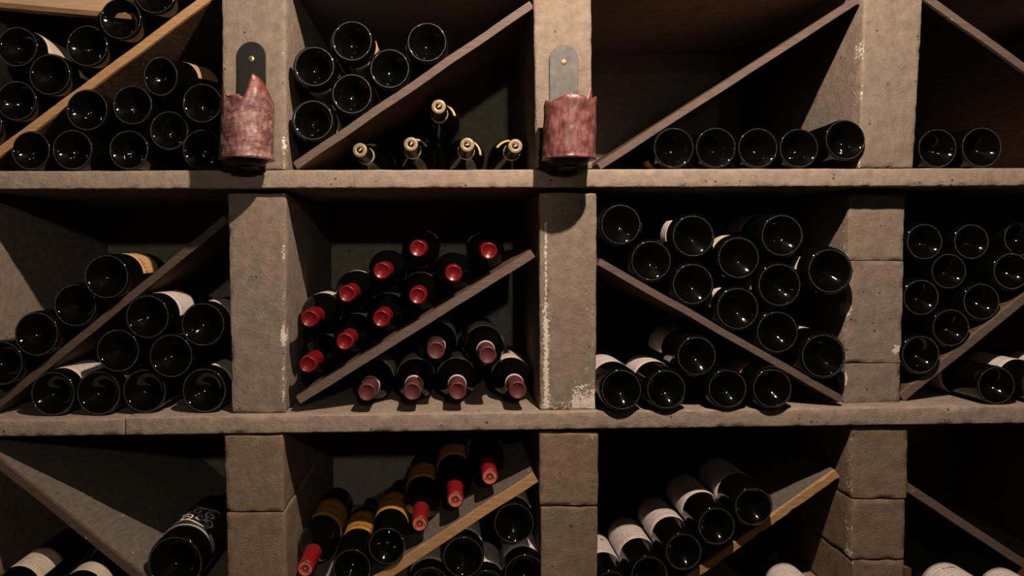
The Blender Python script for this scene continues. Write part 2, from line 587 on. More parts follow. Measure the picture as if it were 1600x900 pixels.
def board(label, xa, ya, xb, yb, th, mats, zf=6.0, zb=DEPTH - 8, worn=0.0, seed=0.0):
    """front edge runs from (xa,ya) to (xb,yb) seen at depth zf; th = thickness in the same units"""
    A, B = P(xa, ya, zf), P(xb, yb, zf)
    d = (B - A)
    L = d.length
    d.normalize()
    n = Vector((-d.z, 0, d.x))
    if n.z < 0:
        n = -n
    n_seg = 48
    T = th * U
    depth = (zb - zf) * U
    verts, faces, mi = [], [], []
    ny = [0.0, 0.012, 1.0]
    for i in range(n_seg + 1):
        t = i / n_seg
        c = A + d * (L * t)
        wob = noise.noise(Vector((t * 7 + seed, 1.3, seed))) * 0.0011
        chip = max(0.0, noise.noise(Vector((t * 22 + seed, 4.1, seed)))) * worn
        chip2 = max(0.0, noise.noise(Vector((t * 26 + seed, 9.1, seed)))) * worn * 0.6 + max(0, noise.noise(Vector((t * 40, 2, seed)))) * 0.0008
        for s, ch in ((1, chip2), (-1, chip)):
            for f in ny:
                q = c + n * (s * T / 2 + wob) + Vector((0, depth * f, 0))
                if f == 0.0:
                    q = q - n * (s * (0.0008 + ch))
                verts.append(q)
    w = 6
    for i in range(n_seg):
        a, b = i * w, (i + 1) * w
        faces += [(a, b, b + 1, a + 1), (a + 1, b + 1, b + 2, a + 2)]
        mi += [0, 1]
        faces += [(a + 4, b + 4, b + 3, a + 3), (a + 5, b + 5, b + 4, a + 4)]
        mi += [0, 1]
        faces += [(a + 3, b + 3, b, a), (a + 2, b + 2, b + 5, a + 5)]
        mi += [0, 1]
    e = n_seg * w
    faces += [(0, 1, 4, 3), (1, 2, 5, 4), (e + 3, e + 4, e + 1, e), (e + 4, e + 5, e + 2, e + 1)]
    mi += [0, 1, 0, 1]
    BOARDS.append((A, d, L, n, T / 2))
    mid = (A + B) / 2
    me = mesh_from('wooden_board', [v - mid for v in verts], faces, mats, smooth=False, midx=mi)
    return tag(obj('wooden_board', me, None, mid), label, 'board')


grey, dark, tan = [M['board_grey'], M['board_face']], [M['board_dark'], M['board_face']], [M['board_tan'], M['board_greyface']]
board('diagonal board with pale front edge in the top-left bay', -37, 264, 344, -19, 15, [M['board_tan'], M['board_face']], 28, seed=1)
board('diagonal board above five gold-capped bottles in the top bay', 461, 259, 831, 7, 14, grey, 6, seed=2)
board('diagonal board rising right over a nearly empty top bay', 936, 260, 1341, -1, 12, grey, 8, seed=3)
board('diagonal board falling right in the top-right bay', 1440, -9, 1800, 247, 13, grey, 10, seed=4)
board('diagonal board rising right through the middle-left bay', -24, 650, 353, 342, 14, [M['board_dark'], M['board_face']], 30, seed=5)
board('diagonal board under the red-capped bottles', 466, 626, 833, 396, 14, grey, 10, seed=6)
board('diagonal board falling right under a pile of bottle bases', 936, 409, 1315, 624, 12, grey, 6, seed=7)
board('diagonal board rising right in the middle-right bay', 1409, 622, 1770, 330, 14, grey, 40, seed=8)
board('broad grey diagonal board falling right in the bottom-left bay', -42, 692, 278, 951, 14, [M['board_dark'], M['board_greyface']], 6, seed=9)
board('tan-edged diagonal board under the scarlet-capped bottles', 519, 953, 837, 746, 16, tan, 9, seed=10)
board('splintered tan-edged diagonal board under white-labelled bottles', 1012, 950, 1309, 740, 14, tan, 34, worn=0.006, seed=11)
board('thin diagonal board falling right in the bottom-right bay', 1416, 760, 1703, 949, 14, grey, 12, seed=12)


# ---------------------------------------------------------------- bottles
def pr_bordeaux():
    R = 0.0375
    return [(0.0005, 0.026), (0.005, 0.0255), (0.010, 0.022), (0.016, 0.0155), (0.021, 0.010), (0.026, 0.0055), (0.0302, 0.0022), (0.0325, 0.0006),
            (0.0345, 0.0), (0.0360, 0.0008), (0.0370, 0.0028), (R, 0.0065), (R, 0.02), (R, 0.06), (R, 0.12), (R, 0.185),
            (0.0372, 0.193), (0.0362, 0.201), (0.0338, 0.209), (0.0300, 0.216), (0.0255, 0.222), (0.0210, 0.228), (0.0175, 0.234), (0.0155, 0.241),
            (0.0143, 0.250), (0.0140, 0.270), (0.0140, 0.286), (0.0152, 0.287), (0.0152, 0.294), (0.0142, 0.2965), (0.0135, 0.300), (0.0105, 0.300), (0.0, 0.2985)]


def pr_burgundy():
    R = 0.0375
    return [(0.0005, 0.020), (0.006, 0.019), (0.012, 0.0155), (0.018, 0.010), (0.024, 0.0055), (0.0295, 0.0022), (0.0322, 0.0006),
            (0.0345, 0.0), (0.0360, 0.0008), (0.0370, 0.0028), (R, 0.0065), (R, 0.02), (R, 0.06), (R, 0.10), (R, 0.140),
            (0.0368, 0.153), (0.0350, 0.165), (0.0320, 0.178), (0.0282, 0.191), (0.0243, 0.203), (0.0208, 0.215), (0.0180, 0.227), (0.0162, 0.239),
            (0.0150, 0.252), (0.0143, 0.272), (0.0143, 0.286), (0.0155, 0.287), (0.0155, 0.294), (0.0144, 0.2965), (0.0135, 0.300), (0.0105, 0.300), (0.0, 0.2985)]


def pr_ale():
    out = []
    for r_, y in pr_burgundy():
        if y > 0.200:
            r_ = r_ - (r_ - 0.0128) * min(1.0, (y - 0.200) / 0.05) * 0.75 if y < 0.2865 and y > 0.2 else r_
            if y >= 0.2865:
                r_ = min(r_, 0.0124)
        out.append((r_, y))
    return out


def wide_heel(pr):
    """same bottle, with a smaller standing ring and a rounder heel"""
    k = 0.0318 / 0.0345
    out = []
    for r_, y in pr:
        if y < 0.0005 and r_ > 0.03:
            out += [(0.0318, 0.0), (0.0338, 0.0009), (0.0356, 0.0030), (0.0368, 0.0062)]
        elif r_ <= 0.0326 and y < 0.03:
            out.append((r_ * k, y))
        elif y < 0.0066:
            if y > 0.006:
                out.append((r_, 0.0125))
        else:
            out.append((r_, y))
    return out


PROF = {'bordeaux': pr_bordeaux(), 'burgundy': pr_burgundy(), 'ale': pr_ale()}
R0 = 0.0375


def radius_at(kind, y):
    pr = PROF[kind]
    i0 = next(i for i, p in enumerate(pr) if p[0] == R0)
    for (r1, y1), (r2, y2) in zip(pr[i0:], pr[i0 + 1:]):
        if y1 <= y <= y2 and y2 > y1:
            return r1 + (r2 - r1) * (y - y1) / (y2 - y1)
    return R0


def lathe(name, prof, mat, seg=44, close=False):
    verts, faces = [], []
    n = len(prof)
    for r, y in prof:
        for k in range(seg):
            a = 2 * PI * k / seg
            verts.append((r * math.sin(a), y, r * math.cos(a)))
    for i in range(n - 1 + (1 if close else 0)):
        i2 = (i + 1) % n
        for k in range(seg):
            k2 = (k + 1) % seg
            faces.append((i * seg + k, i * seg + k2, i2 * seg + k2, i2 * seg + k))
    return mesh_from(name, verts, faces, mat)


_ICO = None


def ico():
    global _ICO
    if _ICO is None:
        t = (1 + 5 ** 0.5) / 2
        v = [(-1, t, 0), (1, t, 0), (-1, -t, 0), (1, -t, 0), (0, -1, t), (0, 1, t), (0, -1, -t), (0, 1, -t), (t, 0, -1), (t, 0, 1), (-t, 0, -1), (-t, 0, 1)]
        f = [(0, 11, 5), (0, 5, 1), (0, 1, 7), (0, 7, 10), (0, 10, 11), (1, 5, 9), (5, 11, 4), (11, 10, 2), (10, 7, 6), (7, 1, 8),
             (3, 9, 4), (3, 4, 2), (3, 2, 6), (3, 6, 8), (3, 8, 9), (4, 9, 5), (2, 4, 11), (6, 2, 10), (8, 6, 7), (9, 8, 1)]
        _ICO = ([Vector(p).normalized() for p in v], f)
    return _ICO


def beads(name, count, r, y, size, radial=1.0):
    iv, fa = ico()
    verts, faces = [], []
    for k in range(count):
        a = 2 * PI * k / count
        e, t = Vector((math.sin(a), 0, math.cos(a))), Vector((math.cos(a), 0, -math.sin(a)))
        b = len(verts)
        for p in iv:
            verts.append(e * (r + p.x * size * radial) + t * (p.z * size) + Vector((0, y + p.y * size, 0)))
        faces += [tuple(b + i for i in q) for q in fa]
    return mesh_from(name, verts, faces, M['bead'])


CACHE = {}


def cached(key, fn):
    if key not in CACHE:
        CACHE[key] = fn()
    return CACHE[key]


def patch(name, kind, y0, y1, half, mat, off=0.0005, a0=0.0, ny=6, na=26):
    """thin curved paper following the bottle's outline, centred on local +Z"""
    verts, faces, uvs = [], [], []
    for layer in (off, off - 0.0004):
        for j in range(ny + 1):
            y = y0 + (y1 - y0) * j / ny
            r = radius_at(kind, y) + layer
            for i in range(na + 1):
                a = a0 + half * (2 * i / na - 1)
                verts.append((r * math.sin(a), y, r * math.cos(a)))
                uvs.append((i / na, j / ny))
    w = na + 1
    N = w * (ny + 1)
    for j in range(ny):
        for i in range(na):
            q = (j * w + i, j * w + i + 1, (j + 1) * w + i + 1, (j + 1) * w + i)
            faces.append(q[::-1])
            faces.append(tuple(N + x for x in q))
    rim = [i for i in range(w)] + [j * w + na for j in range(1, ny + 1)] + [ny * w + i for i in range(na - 1, -1, -1)] + [j * w for j in range(ny - 1, 0, -1)]
    for a, b in zip(rim, rim[1:] + rim[:1]):
        faces.append((a, b, N + b, N + a))
    me = mesh_from(name, verts, faces, mat)
    ul = me.uv_layers.new(name='UVMap')
    for lp in me.loops:
        ul.data[lp.index].uv = uvs[lp.vertex_index]
    return me


def wrap_text(text, kind, size, y, a0, mat, name):
    """flat print wrapped round the bottle; reads upright when the neck is up"""
    cu = bpy.data.curves.new('text', 'FONT')
    cu.body = text
    cu.size = size
    cu.align_x = 'CENTER'
    cu.resolution_u = 2
    to = bpy.data.objects.new('text', cu)
    me = bpy.data.meshes.new_from_object(to)
    me.name = name
    bpy.data.objects.remove(to)
    bpy.data.curves.remove(cu)
    for v in me.vertices:
        yy = y + v.co.y
        r = radius_at(kind, yy) + 0.0008
        a = a0 + v.co.x / r
        v.co = (-r * math.sin(-a) * FLIP, yy, r * math.cos(a))
    me.materials.clear()
    me.materials.append(mat)
    return me


FLIP = 1.0


def ribbon(name, kind, strokes, width, mat):
    """white swirls: polylines (angle metres, y metres) laid on the bottle"""
    verts, faces = [], []
    for st in strokes:
        pts = [Vector((p[0], p[1])) for p in st]
        b = len(verts)
        for i, p in enumerate(pts):
            t = (pts[min(i + 1, len(pts) - 1)] - pts[max(i - 1, 0)]).normalized()
            n = Vector((-t.y, t.x))
            w = width * (0.45 + 0.75 * math.sin(PI * (i + 0.3) / len(pts)))
            for s in (-1, 1):
                q = p + n * (s * w)
                r = radius_at(kind, q.y) + 0.0009
                a = q.x / r
                verts.append((r * math.sin(a), q.y, r * math.cos(a)))
        for i in range(len(pts) - 1):
            faces.append((b + 2 * i, b + 2 * i + 1, b + 2 * i + 3, b + 2 * i + 2))
    return mesh_from(name, verts, faces, mat)


def capsule_mesh(kind, mat, y0=0.238, straight=False):
    if straight:
        out = [(radius_at(kind, y0) + 0.0004, y0), (0.0157, 0.244), (0.0152, 0.255), (0.0151, 0.284), (0.0156, 0.2862), (0.0157, 0.2895), (0.0154, 0.2915), (0.0155, 0.298), (0.0150, 0.3006), (0.0140, 0.3012), (0.0128, 0.3016), (0.0122, 0.3010), (0.0118, 0.3005), (0.0, 0.3005)]
        return lathe('capsule', out, mat, 36)
    pr = PROF[kind]
    out = [(radius_at(kind, y0) + 0.0002, y0)]
    for y in (0.240, 0.247, 0.255, 0.265, 0.278, 0.285):
        if y > y0:
            out.append((radius_at(kind, y) + 0.0008, y))
    out += [(0.0160, 0.2868), (0.0162, 0.290), (0.0160, 0.2942), (0.0150, 0.2958), (0.0148, 0.2995), (0.0140, 0.3012), (0.0128, 0.3018), (0.0122, 0.3010), (0.0118, 0.3004), (0.0, 0.3004)]
    return lathe('capsule', out, mat, 32)


def cap_print_mesh(seed):
    """ring, dashes and a star printed on the capsule's end"""
    verts, faces = [], []
    y = 0.3011

    def annulus(r0, r1, a0, a1, n):
        b = len(verts)
        for i in range(n + 1):
            a = a0 + (a1 - a0) * i / n
            for r in (r0, r1):
                verts.append((r * math.sin(a), y, r * math.cos(a)))
        for i in range(n):
            faces.append((b + 2 * i, b + 2 * i + 1, b + 2 * i + 3, b + 2 * i + 2))
    annulus(0.0112, 0.0120, 0, 2 * PI, 32)
    for k in range(22):
        if k % 8 != 7:
            a = 2 * PI * k / 22
            annulus(0.0082, 0.0105, a, a + 0.15, 1)
    annulus(0.0068, 0.0072, 0, 2 * PI, 24)
    for k in range(5):
        a = 2 * PI * k / 5
        annulus(0.0008, 0.0026, a, a + 0.5, 2)
    return mesh_from('capsule_print', verts, faces, M['print_tan'], smooth=False)


def ale_top_mesh():
    """gold printed disc with a dark eye and a gold pip"""
    prof = [(0.0, 0.3019), (0.0058, 0.3019), (0.0062, 0.3023), (0.0112, 0.3022), (0.0118, 0.3015)]
    return lathe('printed_disc', prof, M['gold'], 36)


def disc_print_mesh():
    verts, faces = [], []
    rr = random.Random(3)
    a = 0.0
    while a < 6.2:
        w = rr.uniform(0.05, 0.13)
        r0, r1 = rr.choice(((0.0076, 0.0098), (0.0074, 0.0088), (0.0086, 0.0099)))
        b = len(verts)
        for aa in (a, a + w):
            for q in (r0, r1):
                verts.append((q * math.sin(aa), 0.30245, q * math.cos(aa)))
        faces.append((b, b + 1, b + 3, b + 2))
        a += w + rr.uniform(0.06, 0.12)
    for q0, q1 in ((0.0067, 0.0070), (0.0104, 0.0107)):
        b = len(verts)
        for i in range(33):
            for q in (q0, q1):
                verts.append((q * math.sin(2 * PI * i / 32), 0.30245, q * math.cos(2 * PI * i / 32)))
        faces += [(b + 2 * i, b + 2 * i + 1, b + 2 * i + 3, b + 2 * i + 2) for i in range(32)]
    return mesh_from('disc_print', verts, faces, M['print_dark'], smooth=False)


def pip_mesh():
    iv, fa = ico()
    me = mesh_from('gold_pip', [(p.x * 0.0013, 0.3026 + p.y * 0.0007, p.z * 0.0050) for p in iv], fa, M['gold_bright'])
    return me


def eye_mesh():
    return lathe('dark_eye', [(0.0, 0.3023), (0.0052, 0.3023), (0.0056, 0.3020)], M['cap_black'], 28)


NB = [0]
PILE = []
TOPS = {1: top1, 2: top2, 3: top3}


def bottle(px, py, r, z, label, group, out='base', kind='bordeaux', cap='cap_black', lab=None, roll=0.0, ly=(0.055, 0.150), half=1.25,
           ratio=1.08, glass='glass', rest=None, dx=0.0, dz=0.0, text=None, extra=None, bead_n=66, cat='bottle', rad=None):
    """out='base': (px,py) is the middle of the base disc; out='neck': the middle of the capsule's end"""
    if out == 'base':
        R = (rad or r * ratio * (D0 + z) / D0) * U
    else:
        R = (rad or 34.0) * U
    s = R / R0
    axis = Vector((dx, 1.0, dz)).normalized()          # into the rack
    loc = P(px, py, z)
    if out == 'neck':
        loc = loc + axis * 0.300
        Y = -axis
    else:
        Y = axis
    if rest:
        tx = VX + loc.x / U
        tz = H + (VY - TOPS[rest](tx)) * U
        loc.z = tz + R + 0.0006 + (max(0.0, -axis.z * 0.28) if out == 'base' else 0.0)
    Zl = Vector((math.sin(math.radians(roll)), 0, math.cos(math.radians(roll))))
    Zl = (Zl - Y * Zl.dot(Y)).normalized()
    Xl = Y.cross(Zl)
    rot = Matrix((Xl, Y, Zl)).transposed()
    t = thing('wine_bottle', label, cat, loc, group)
    t.rotation_euler = rot.to_euler()
    t.scale = (s, 1.0, s)
    wide = ratio > 1.125
    gk = ('glass', kind, glass, wide)
    obj('bottle_glass', cached(gk, lambda: lathe('bottle_glass', wide_heel(PROF[kind]) if wide else PROF[kind], M[glass])), t)
    b = obj('base_knurls', cached(('bead', bead_n, wide), lambda: beads('base_knurls', bead_n, 0.0318 if wide else 0.0345, 0.0002, 0.00105 if bead_n < 90 else 0.00082, 1.0 if bead_n < 90 else 1.5)), t)
    b['kind'] = 'stuff'
    if cap == 'ale':
        obj('capsule', cached(('cap', kind, cap), lambda: lathe('capsule', [(radius_at(kind, 0.246) + 0.0003, 0.246), (0.0138, 0.262), (0.0134, 0.284), (0.0130, 0.2985), (0.0124, 0.3012), (0.0110, 0.3016), (0.0, 0.3016)], M['cap_black'], 32)), t)
        dsc = obj('printed_disc', cached('disc', ale_top_mesh), t)
        obj('dark_eye', cached('eye', eye_mesh), dsc)
        obj('disc_print', cached('dprint', disc_print_mesh), dsc)
        pip = obj('gold_pip', cached('pip', pip_mesh), dsc)
        pip.rotation_euler = (0, extra or 0.0, 0)
        obj('neck_band', cached('band', lambda: patch('neck_band', kind, 0.232, 0.241, PI * 0.995, M['band'], 0.0006, 0, 3, 40)), t)
        obj('collar_label', cached('collar', lambda: patch('collar_label', kind, 0.186, 0.199, 0.52, M['collar'], 0.0006, 0.0, 5, 20)), t)
    else:
        c = obj('capsule', cached(('cap', kind, cap), lambda: capsule_mesh(kind, M[cap], straight=cap in ('cap_scarlet', 'cap_dull'))), t)
        if cap == 'cap_dull':
            obj('paper_ring', cached(('ring', kind), lambda: patch('paper_ring', kind, 0.2375, 0.244, PI * 0.995, M['paper_ring'], 0.0009, 0, 3, 40)), t)
        if cap == 'cap_scarlet':
            obj('capsule_print', cached('cprint', lambda: cap_print_mesh(0)), c)
    if lab:
        lb = obj('label', cached(('lab', kind, lab, ly, half), lambda: patch('label', kind, ly[0], ly[1], half, M[lab])), t)
        if text:
            string, size, ty, ta, tm = text
            obj('print', wrap_text(string, kind, size, ty, ta, M[tm], 'print'), lb)
    NB[0] += 1
    PILE.append((t, Y * (1 if out == 'base' else 1), R, bool(rest)))
    return t


# --- top-left bay
G = 'bottles piled above the pale-edged board in the top-left bay'
A = lambda s: 'dark bottle base above the pale-edged board, ' + s
bottle(27, 73, 30, 14, A('with cream label showing, against the left edge'), G, lab='lab_cream', roll=22, kind='burgundy', ly=(0.03, 0.125))
bottle(78, 117, 31, 10, A('half hidden, with a pale label sliver'), G, lab='lab_cream', roll=52, kind='burgundy', ly=(0.03, 0.12), half=0.6)
bottle(28, 163, 30, 12, A('lowest whole one at the left edge'), G)
bottle(139, 76, 31, 8, A('directly over the middle of the board'), G)
bottle(194, 37, 31, 2, A('whole one at the end of the pale plank'), G)
bottle(243, -9, 31, 2, A('highest one, cut by the top edge'), G)
bottle(-25, 198, 30, 10, A('cut by the left edge, resting on the board'), G)
G = 'bottles below the pale-edged board in the top-left bay'
A = lambda s: 'dark bottle, ' + s
bottle(48, 238, 29, 2, 'dark bottle base on the upper shelf, first whole one from the left edge', G, rest=1)
bottle(113, 238, 30, 2, 'dark bottle base on the upper shelf, second whole one from the left edge', G, rest=1)
bottle(201, 239, 29.5, 2, 'dark bottle base on the upper shelf, below a single upper bottle, third from left', G, rest=1)
bottle(315, 232, 30, 2, 'dark bottle base on the upper shelf, tucked against the left candle', G, rest=1)
bottle(266, 205, 29, 12, 'dim bottle base left of the left candle, wedged in the second layer', G)
bottle(135, 171, 31, 4, 'dark bottle base just below the pale-edged board, leftmost of its upper layer', G)
bottle(207, 164, 29.5, 4, 'dark bottle base in the middle of the upper layer below the pale-edged board', G)
bottle(251, 121, 29, 4, 'highest bottle below the pale-edged board, with tan label behind its base', G, lab='lab_tan', roll=38, half=0.8, dx=0.24, dz=0.10, ly=(0.06, 0.13))
bottle(315, 160, 29.5, 4, 'dark bottle base above the left candle, against the pillar', G)

# pale plank lying over the bottles, with a browner strip along its lower edge
def slab(q, depth, o):
    return [p - o for p in q] + [p - o + Vector((0, depth, 0)) for p in q]


BOXF = [(0, 1, 2, 3), (7, 6, 5, 4), (0, 4, 5, 1), (1, 5, 6, 2), (2, 6, 7, 3), (3, 7, 4, 0)]
pz = 16.0
plank_pts = [P(-48, 6.5, pz), P(206, 29.5, pz), P(213, -39, pz), P(-48, -39, pz)]
pm = sum(plank_pts, Vector()) / 4
plank = tag(obj('pale_plank', mesh_from('pale_plank', slab(plank_pts, 0.021, pm), BOXF, M['board_pale'], False), None, pm),
            'pale pine plank on edge behind the bottles at the upper left corner', 'plank')
obj('lower_strip', mesh_from('lower_strip', slab([P(-48, 7.0, pz - 1.6), P(205, 30.0, pz - 1.6), P(206, 22.0, pz - 1.6), P(-48, -0.5, pz - 1.6)], 0.0012, pm), BOXF, M['strip'], False), plank)

# --- top bay between the candles
G = 'bottles above the board between the two candles'
kw = dict(bead_n=104, kind='bordeaux', ratio=1.17)
bottle(491, 104, 30, 4, 'bottle base with bright knurled ring and straw label below, upper left between the candles', G, lab='lab_yellow', roll=150, ly=(0.03, 0.12), half=0.9, **kw)
bottle(550, 64, 30, 4, 'highest bottle base between the candles, straw label at its lower right', G, lab='lab_yellow', roll=128, ly=(0.03, 0.12), half=0.9, **kw)
bottle(667, 66, 29.5, 4, 'bottle base standing apart at right above the board between the candles', G, **kw)
bottle(610, 109, 29.5, 4, 'bottle base in the middle of the board between the candles', G, **kw)
bottle(552, 150, 30, 4, 'bottle base touching the board between the candles, second from its foot', G, **kw)
bottle(489, 188, 30, 4, 'lowest bottle base between the candles, at the foot of the board', G, lab='lab_yellow', roll=80, ly=(0.03, 0.12), half=0.6, **kw)
G = 'gold-capped bottles lying neck out between the two candles'
kw = dict(out='neck', cap='ale', kind='ale', rad=35.0)
bottle(558, 228, 11, 14, 'gold-capped bottle lying neck out, leftmost of the four on the shelf', G, dx=0.04, dz=-0.015, extra=-0.9, roll=-5, **kw)
bottle(642, 225.5, 11, 14, 'gold-capped bottle lying neck out, second from left on the shelf', G, dz=-0.02, extra=0.05, roll=30, **kw)
bottle(730, 226.5, 11, 14, 'gold-capped bottle lying neck out, third from left on the shelf', G, dz=-0.02, extra=-0.3, roll=63, **kw)
bottle(805, 228.5, 11, 14, 'gold-capped bottle lying neck out, rightmost on the shelf beside the right candle', G, dz=-0.015, extra=1.5, roll=-29, **kw)
bottle(685.5, 167, 11, 8, 'gold-capped bottle lying on top of the other four', G, dx=0.01, extra=0.03, roll=50, **kw)

# --- top bay right of the right candle
G = 'row of bottles on the upper shelf right of the candles'
for k, (x, y, r, w) in enumerate([(1052, 227, 30, 'first from the left, beside the board'), (1118.5, 228, 30, 'second from the left'), (1185.5, 229, 29.5, 'middle one'), (1250, 229.5, 29, 'fourth from the left')]):
    bottle(x, y, r, 2, 'bottle base in the upper shelf\'s row of five, ' + w, G, ratio=1.09, rest=1, bead_n=64,
           lab='lab_tan' if k != 3 else None, roll=215, half=0.5, ly=(0.04, 0.075))
bottle(1316, 219, 30, -8, 'raised bottle base leaning on the wide pillar, last of the row of five', G, ratio=1.09, dx=-0.02, dz=-0.035, bead_n=64)
G = 'pair of bottles in the top-right bay'
bottle(1465, 231, 29, 6, 'left bottle base of the pair at the right end of the upper shelf', G, rest=1)
bottle(1534, 231, 30, 4, 'right bottle base of the pair at the right end of the upper shelf', G, rest=1)

# --- middle-left bay
G = 'bottles above the board in the middle-left bay'
kw = dict(kind='burgundy')
bottle(165, 440, 33, 8, 'bottle with orange vintage label, highest above the middle-left board', G, lab='lab_orange', roll=42, half=0.75, ly=(0.055, 0.13),
       text=('2017', 0.016, 0.062, 0.36, 'print_brown'), **kw)
bottle(120, 482, 32, 18, 'dim bottle base above the middle-left board, second from the top', G, **kw)
bottle(66, 525, 33, 8, 'bottle base above the middle-left board, third from the top', G, **kw)
bottle(4, 568, 33, 8, 'bottle base above the middle-left board, cut by the left edge', G, **kw)
G = 'bottles below the board in the middle-left bay'
bottle(230, 495, 32.5, 12, 'highest bottle below the middle-left board, with large white label', G, lab='lab_white', roll=40, half=0.95, ly=(0.045, 0.13), **kw)
bottle(317, 507, 32.5, 12, 'white-labelled bottle base below the middle-left board, high against the pillar', G, lab='lab_white', roll=45, half=0.8, ly=(0.03, 0.10), **kw)
bottle(184, 548, 32, 14, 'bottle base in the second layer below the middle-left board, left one', G, **kw)
bottle(267, 556, 32.5, 14, 'bottle base in the second layer below the middle-left board, right one', G, **kw)
bottle(67, 614, 33, 20, 'white-labelled bottle base on the lower shelf, leftmost of four', G, lab='lab_white', roll=28, half=0.95, ly=(0.03, 0.13), rest=2, **kw)
bottle(143, 613, 33, 20, 'bottle base on the lower shelf, second of four, narrow white label beside it', G, lab='lab_white', roll=62, half=0.5, ly=(0.03, 0.12), rest=2, **kw)
bottle(223, 608, 32.5, 22, 'bottle base on the lower shelf, third of four, without label in view', G, rest=2, **kw)
bottle(319, 609, 33, 18, 'bottle base on the lower shelf by the pillar, fourth of four, white label above', G, lab='lab_white', roll=38, half=0.6, ly=(0.03, 0.10), rest=2, **kw)

# --- middle bay: red wax above the board
G = 'red-capped bottles above the board in the middle bay'
kw = dict(out='neck', cap='cap_red', lab='lab_white', half=1.2, ly=(0.075, 0.165), kind='bordeaux', rad=33.0)
N = lambda s: 'neck-out bottle with bright red wax cap, ' + s
bottle(655, 391, 12, 10, N('left one of the topmost two'), G, dx=0.01, dz=0.0, roll=-10, **kw)
bottle(764, 394, 12, 16, N('farthest right, highest on the board'), G, roll=5, **kw)
bottle(600, 426, 12, 4, N('third from left along the upper slope'), G, dx=0.01, roll=20, **kw)
bottle(709, 431, 12, 4, N('second from the right end, resting on the board'), G, roll=20, **kw)
bottle(544, 460, 12, 4, N('second from left along the upper slope'), G, roll=18, **kw)
bottle(653, 465, 12, 4, N('third from the right end, resting on the board'), G, roll=15, **kw)
bottle(485, 499, 12, 4, N('highest one against the left pillar'), G, roll=35, dx=-0.005, **kw)
bottle(596, 500, 12, 4, N('middle of those resting on the board'), G, roll=20, **kw)
bottle(540, 538, 12, 4, N('second from the foot of the board'), G, roll=15, **kw)
bottle(484, 574, 12, 4, N('lowest one, at the foot of the board'), G, roll=25, dx=0.005, **kw)
G = 'burgundy-capped bottles under the board in the middle bay'
kw = dict(out='neck', cap='cap_dull', lab='lab_cream', half=1.3, ly=(0.085, 0.180), kind='bordeaux', rad=34.0)
N = lambda s: 'neck-out bottle with dusty burgundy capsule, ' + s
bottle(681, 548, 12, 2, N('left of the upper two under the board'), G, roll=30, **kw)
bottle(762, 555, 12, 2, N('right of the upper two under the board'), G, roll=20, **kw)
bottle(573, 612, 12, -2, N('leftmost of four on the lower shelf'), G, rest=2, roll=10, **kw)
bottle(644, 609, 12, -2, N('second from left of four on the lower shelf'), G, rest=2, **kw)
bottle(715, 608, 12, -2, N('third from left of four on the lower shelf'), G, rest=2, roll=-5, **kw)
bottle(809, 608, 12, -2, N('rightmost of four, beside the chalky pillar'), G, rest=2, **kw)

# --- middle bay right of the chalky pillar
G = 'bottles piled above the board right of the chalky pillar'
N = lambda s: 'bottle above the falling board, ' + s
kw = dict(kind='burgundy', ratio=1.135)
bottle(970, 351, 31, 6, N('alone in the upper left corner by the chalky pillar'), G, **kw)
bottle(1016, 410, 31, 6, N('leftmost of those touching the board'), G, **kw)
bottle(1083, 369, 32, 6, N('second from left in the top layer, white label sliver'), G, lab='lab_white', roll=-75, half=0.5, ly=(0.02, 0.055), **kw)
bottle(1081, 447, 31.5, 6, N('second from left of those touching the board'), G, **kw)
bottle(1154, 403, 32, 6, N('centre of the pile, narrow pale label at upper left'), G, lab='lab_cream', roll=-40, half=0.5, ly=(0.018, 0.05), **kw)
bottle(1222, 368, 32, 6, N('highest one at right, brown label going back'), G, lab='lab_tan', roll=-42, half=0.6, ly=(0.075, 0.15), **kw)
bottle(1150, 487, 32.5, 6, N('third from left of those touching the board'), G, lab='lab_white', roll=-60, half=0.5, ly=(0.018, 0.05), **kw)
bottle(1220, 447, 33, 6, N('right of centre, below the highest right one'), G, lab='lab_cream', roll=-80, half=0.4, ly=(0.018, 0.05), **kw)
bottle(1213, 526, 32, 12, N('dim one, fourth from left of those touching the board'), G, **kw)
bottle(1295, 424, 34, -6, N('upper right, pressed to the three-block pillar, white label patch'), G, lab='lab_white', roll=-72, half=0.28, ly=(0.03, 0.06), **kw)
bottle(1283, 556, 33.5, 0, N('lower right, between board and pillar, white label on top'), G, lab='lab_white', roll=-25, half=0.7, ly=(0.06, 0.15), **kw)
G = 'bottles below the falling board right of the chalky pillar'
N = lambda s: 'bottle below the falling board, ' + s
bottle(1090, 558, 30, -2, N('lying on top of the others, white label at left'), G, lab='lab_white', roll=-42, half=1.0, ly=(0.075, 0.165), **kw)
bottle(971, 611, 31, -13, N('first on the shelf by the chalky pillar, white label'), G, lab='lab_white', roll=-8, half=1.1, ly=(0.062, 0.15), rest=2, **kw)
bottle(1041, 611, 30, -10, N('second on the shelf, white label with text'), G, lab='lab_white', roll=-12, half=1.1, ly=(0.068, 0.15), rest=2, **kw)
bottle(1136, 606, 29.5, -8, N('third on the shelf, dark label'), G, lab='lab_tan', roll=0, half=1.0, ly=(0.07, 0.15), rest=2, **kw)
bottle(1207, 606, 30, -12, N('fourth on the shelf, nearest the foot of the board'), G, lab='lab_tan', roll=-30, half=0.8, ly=(0.05, 0.15), rest=2, **kw)

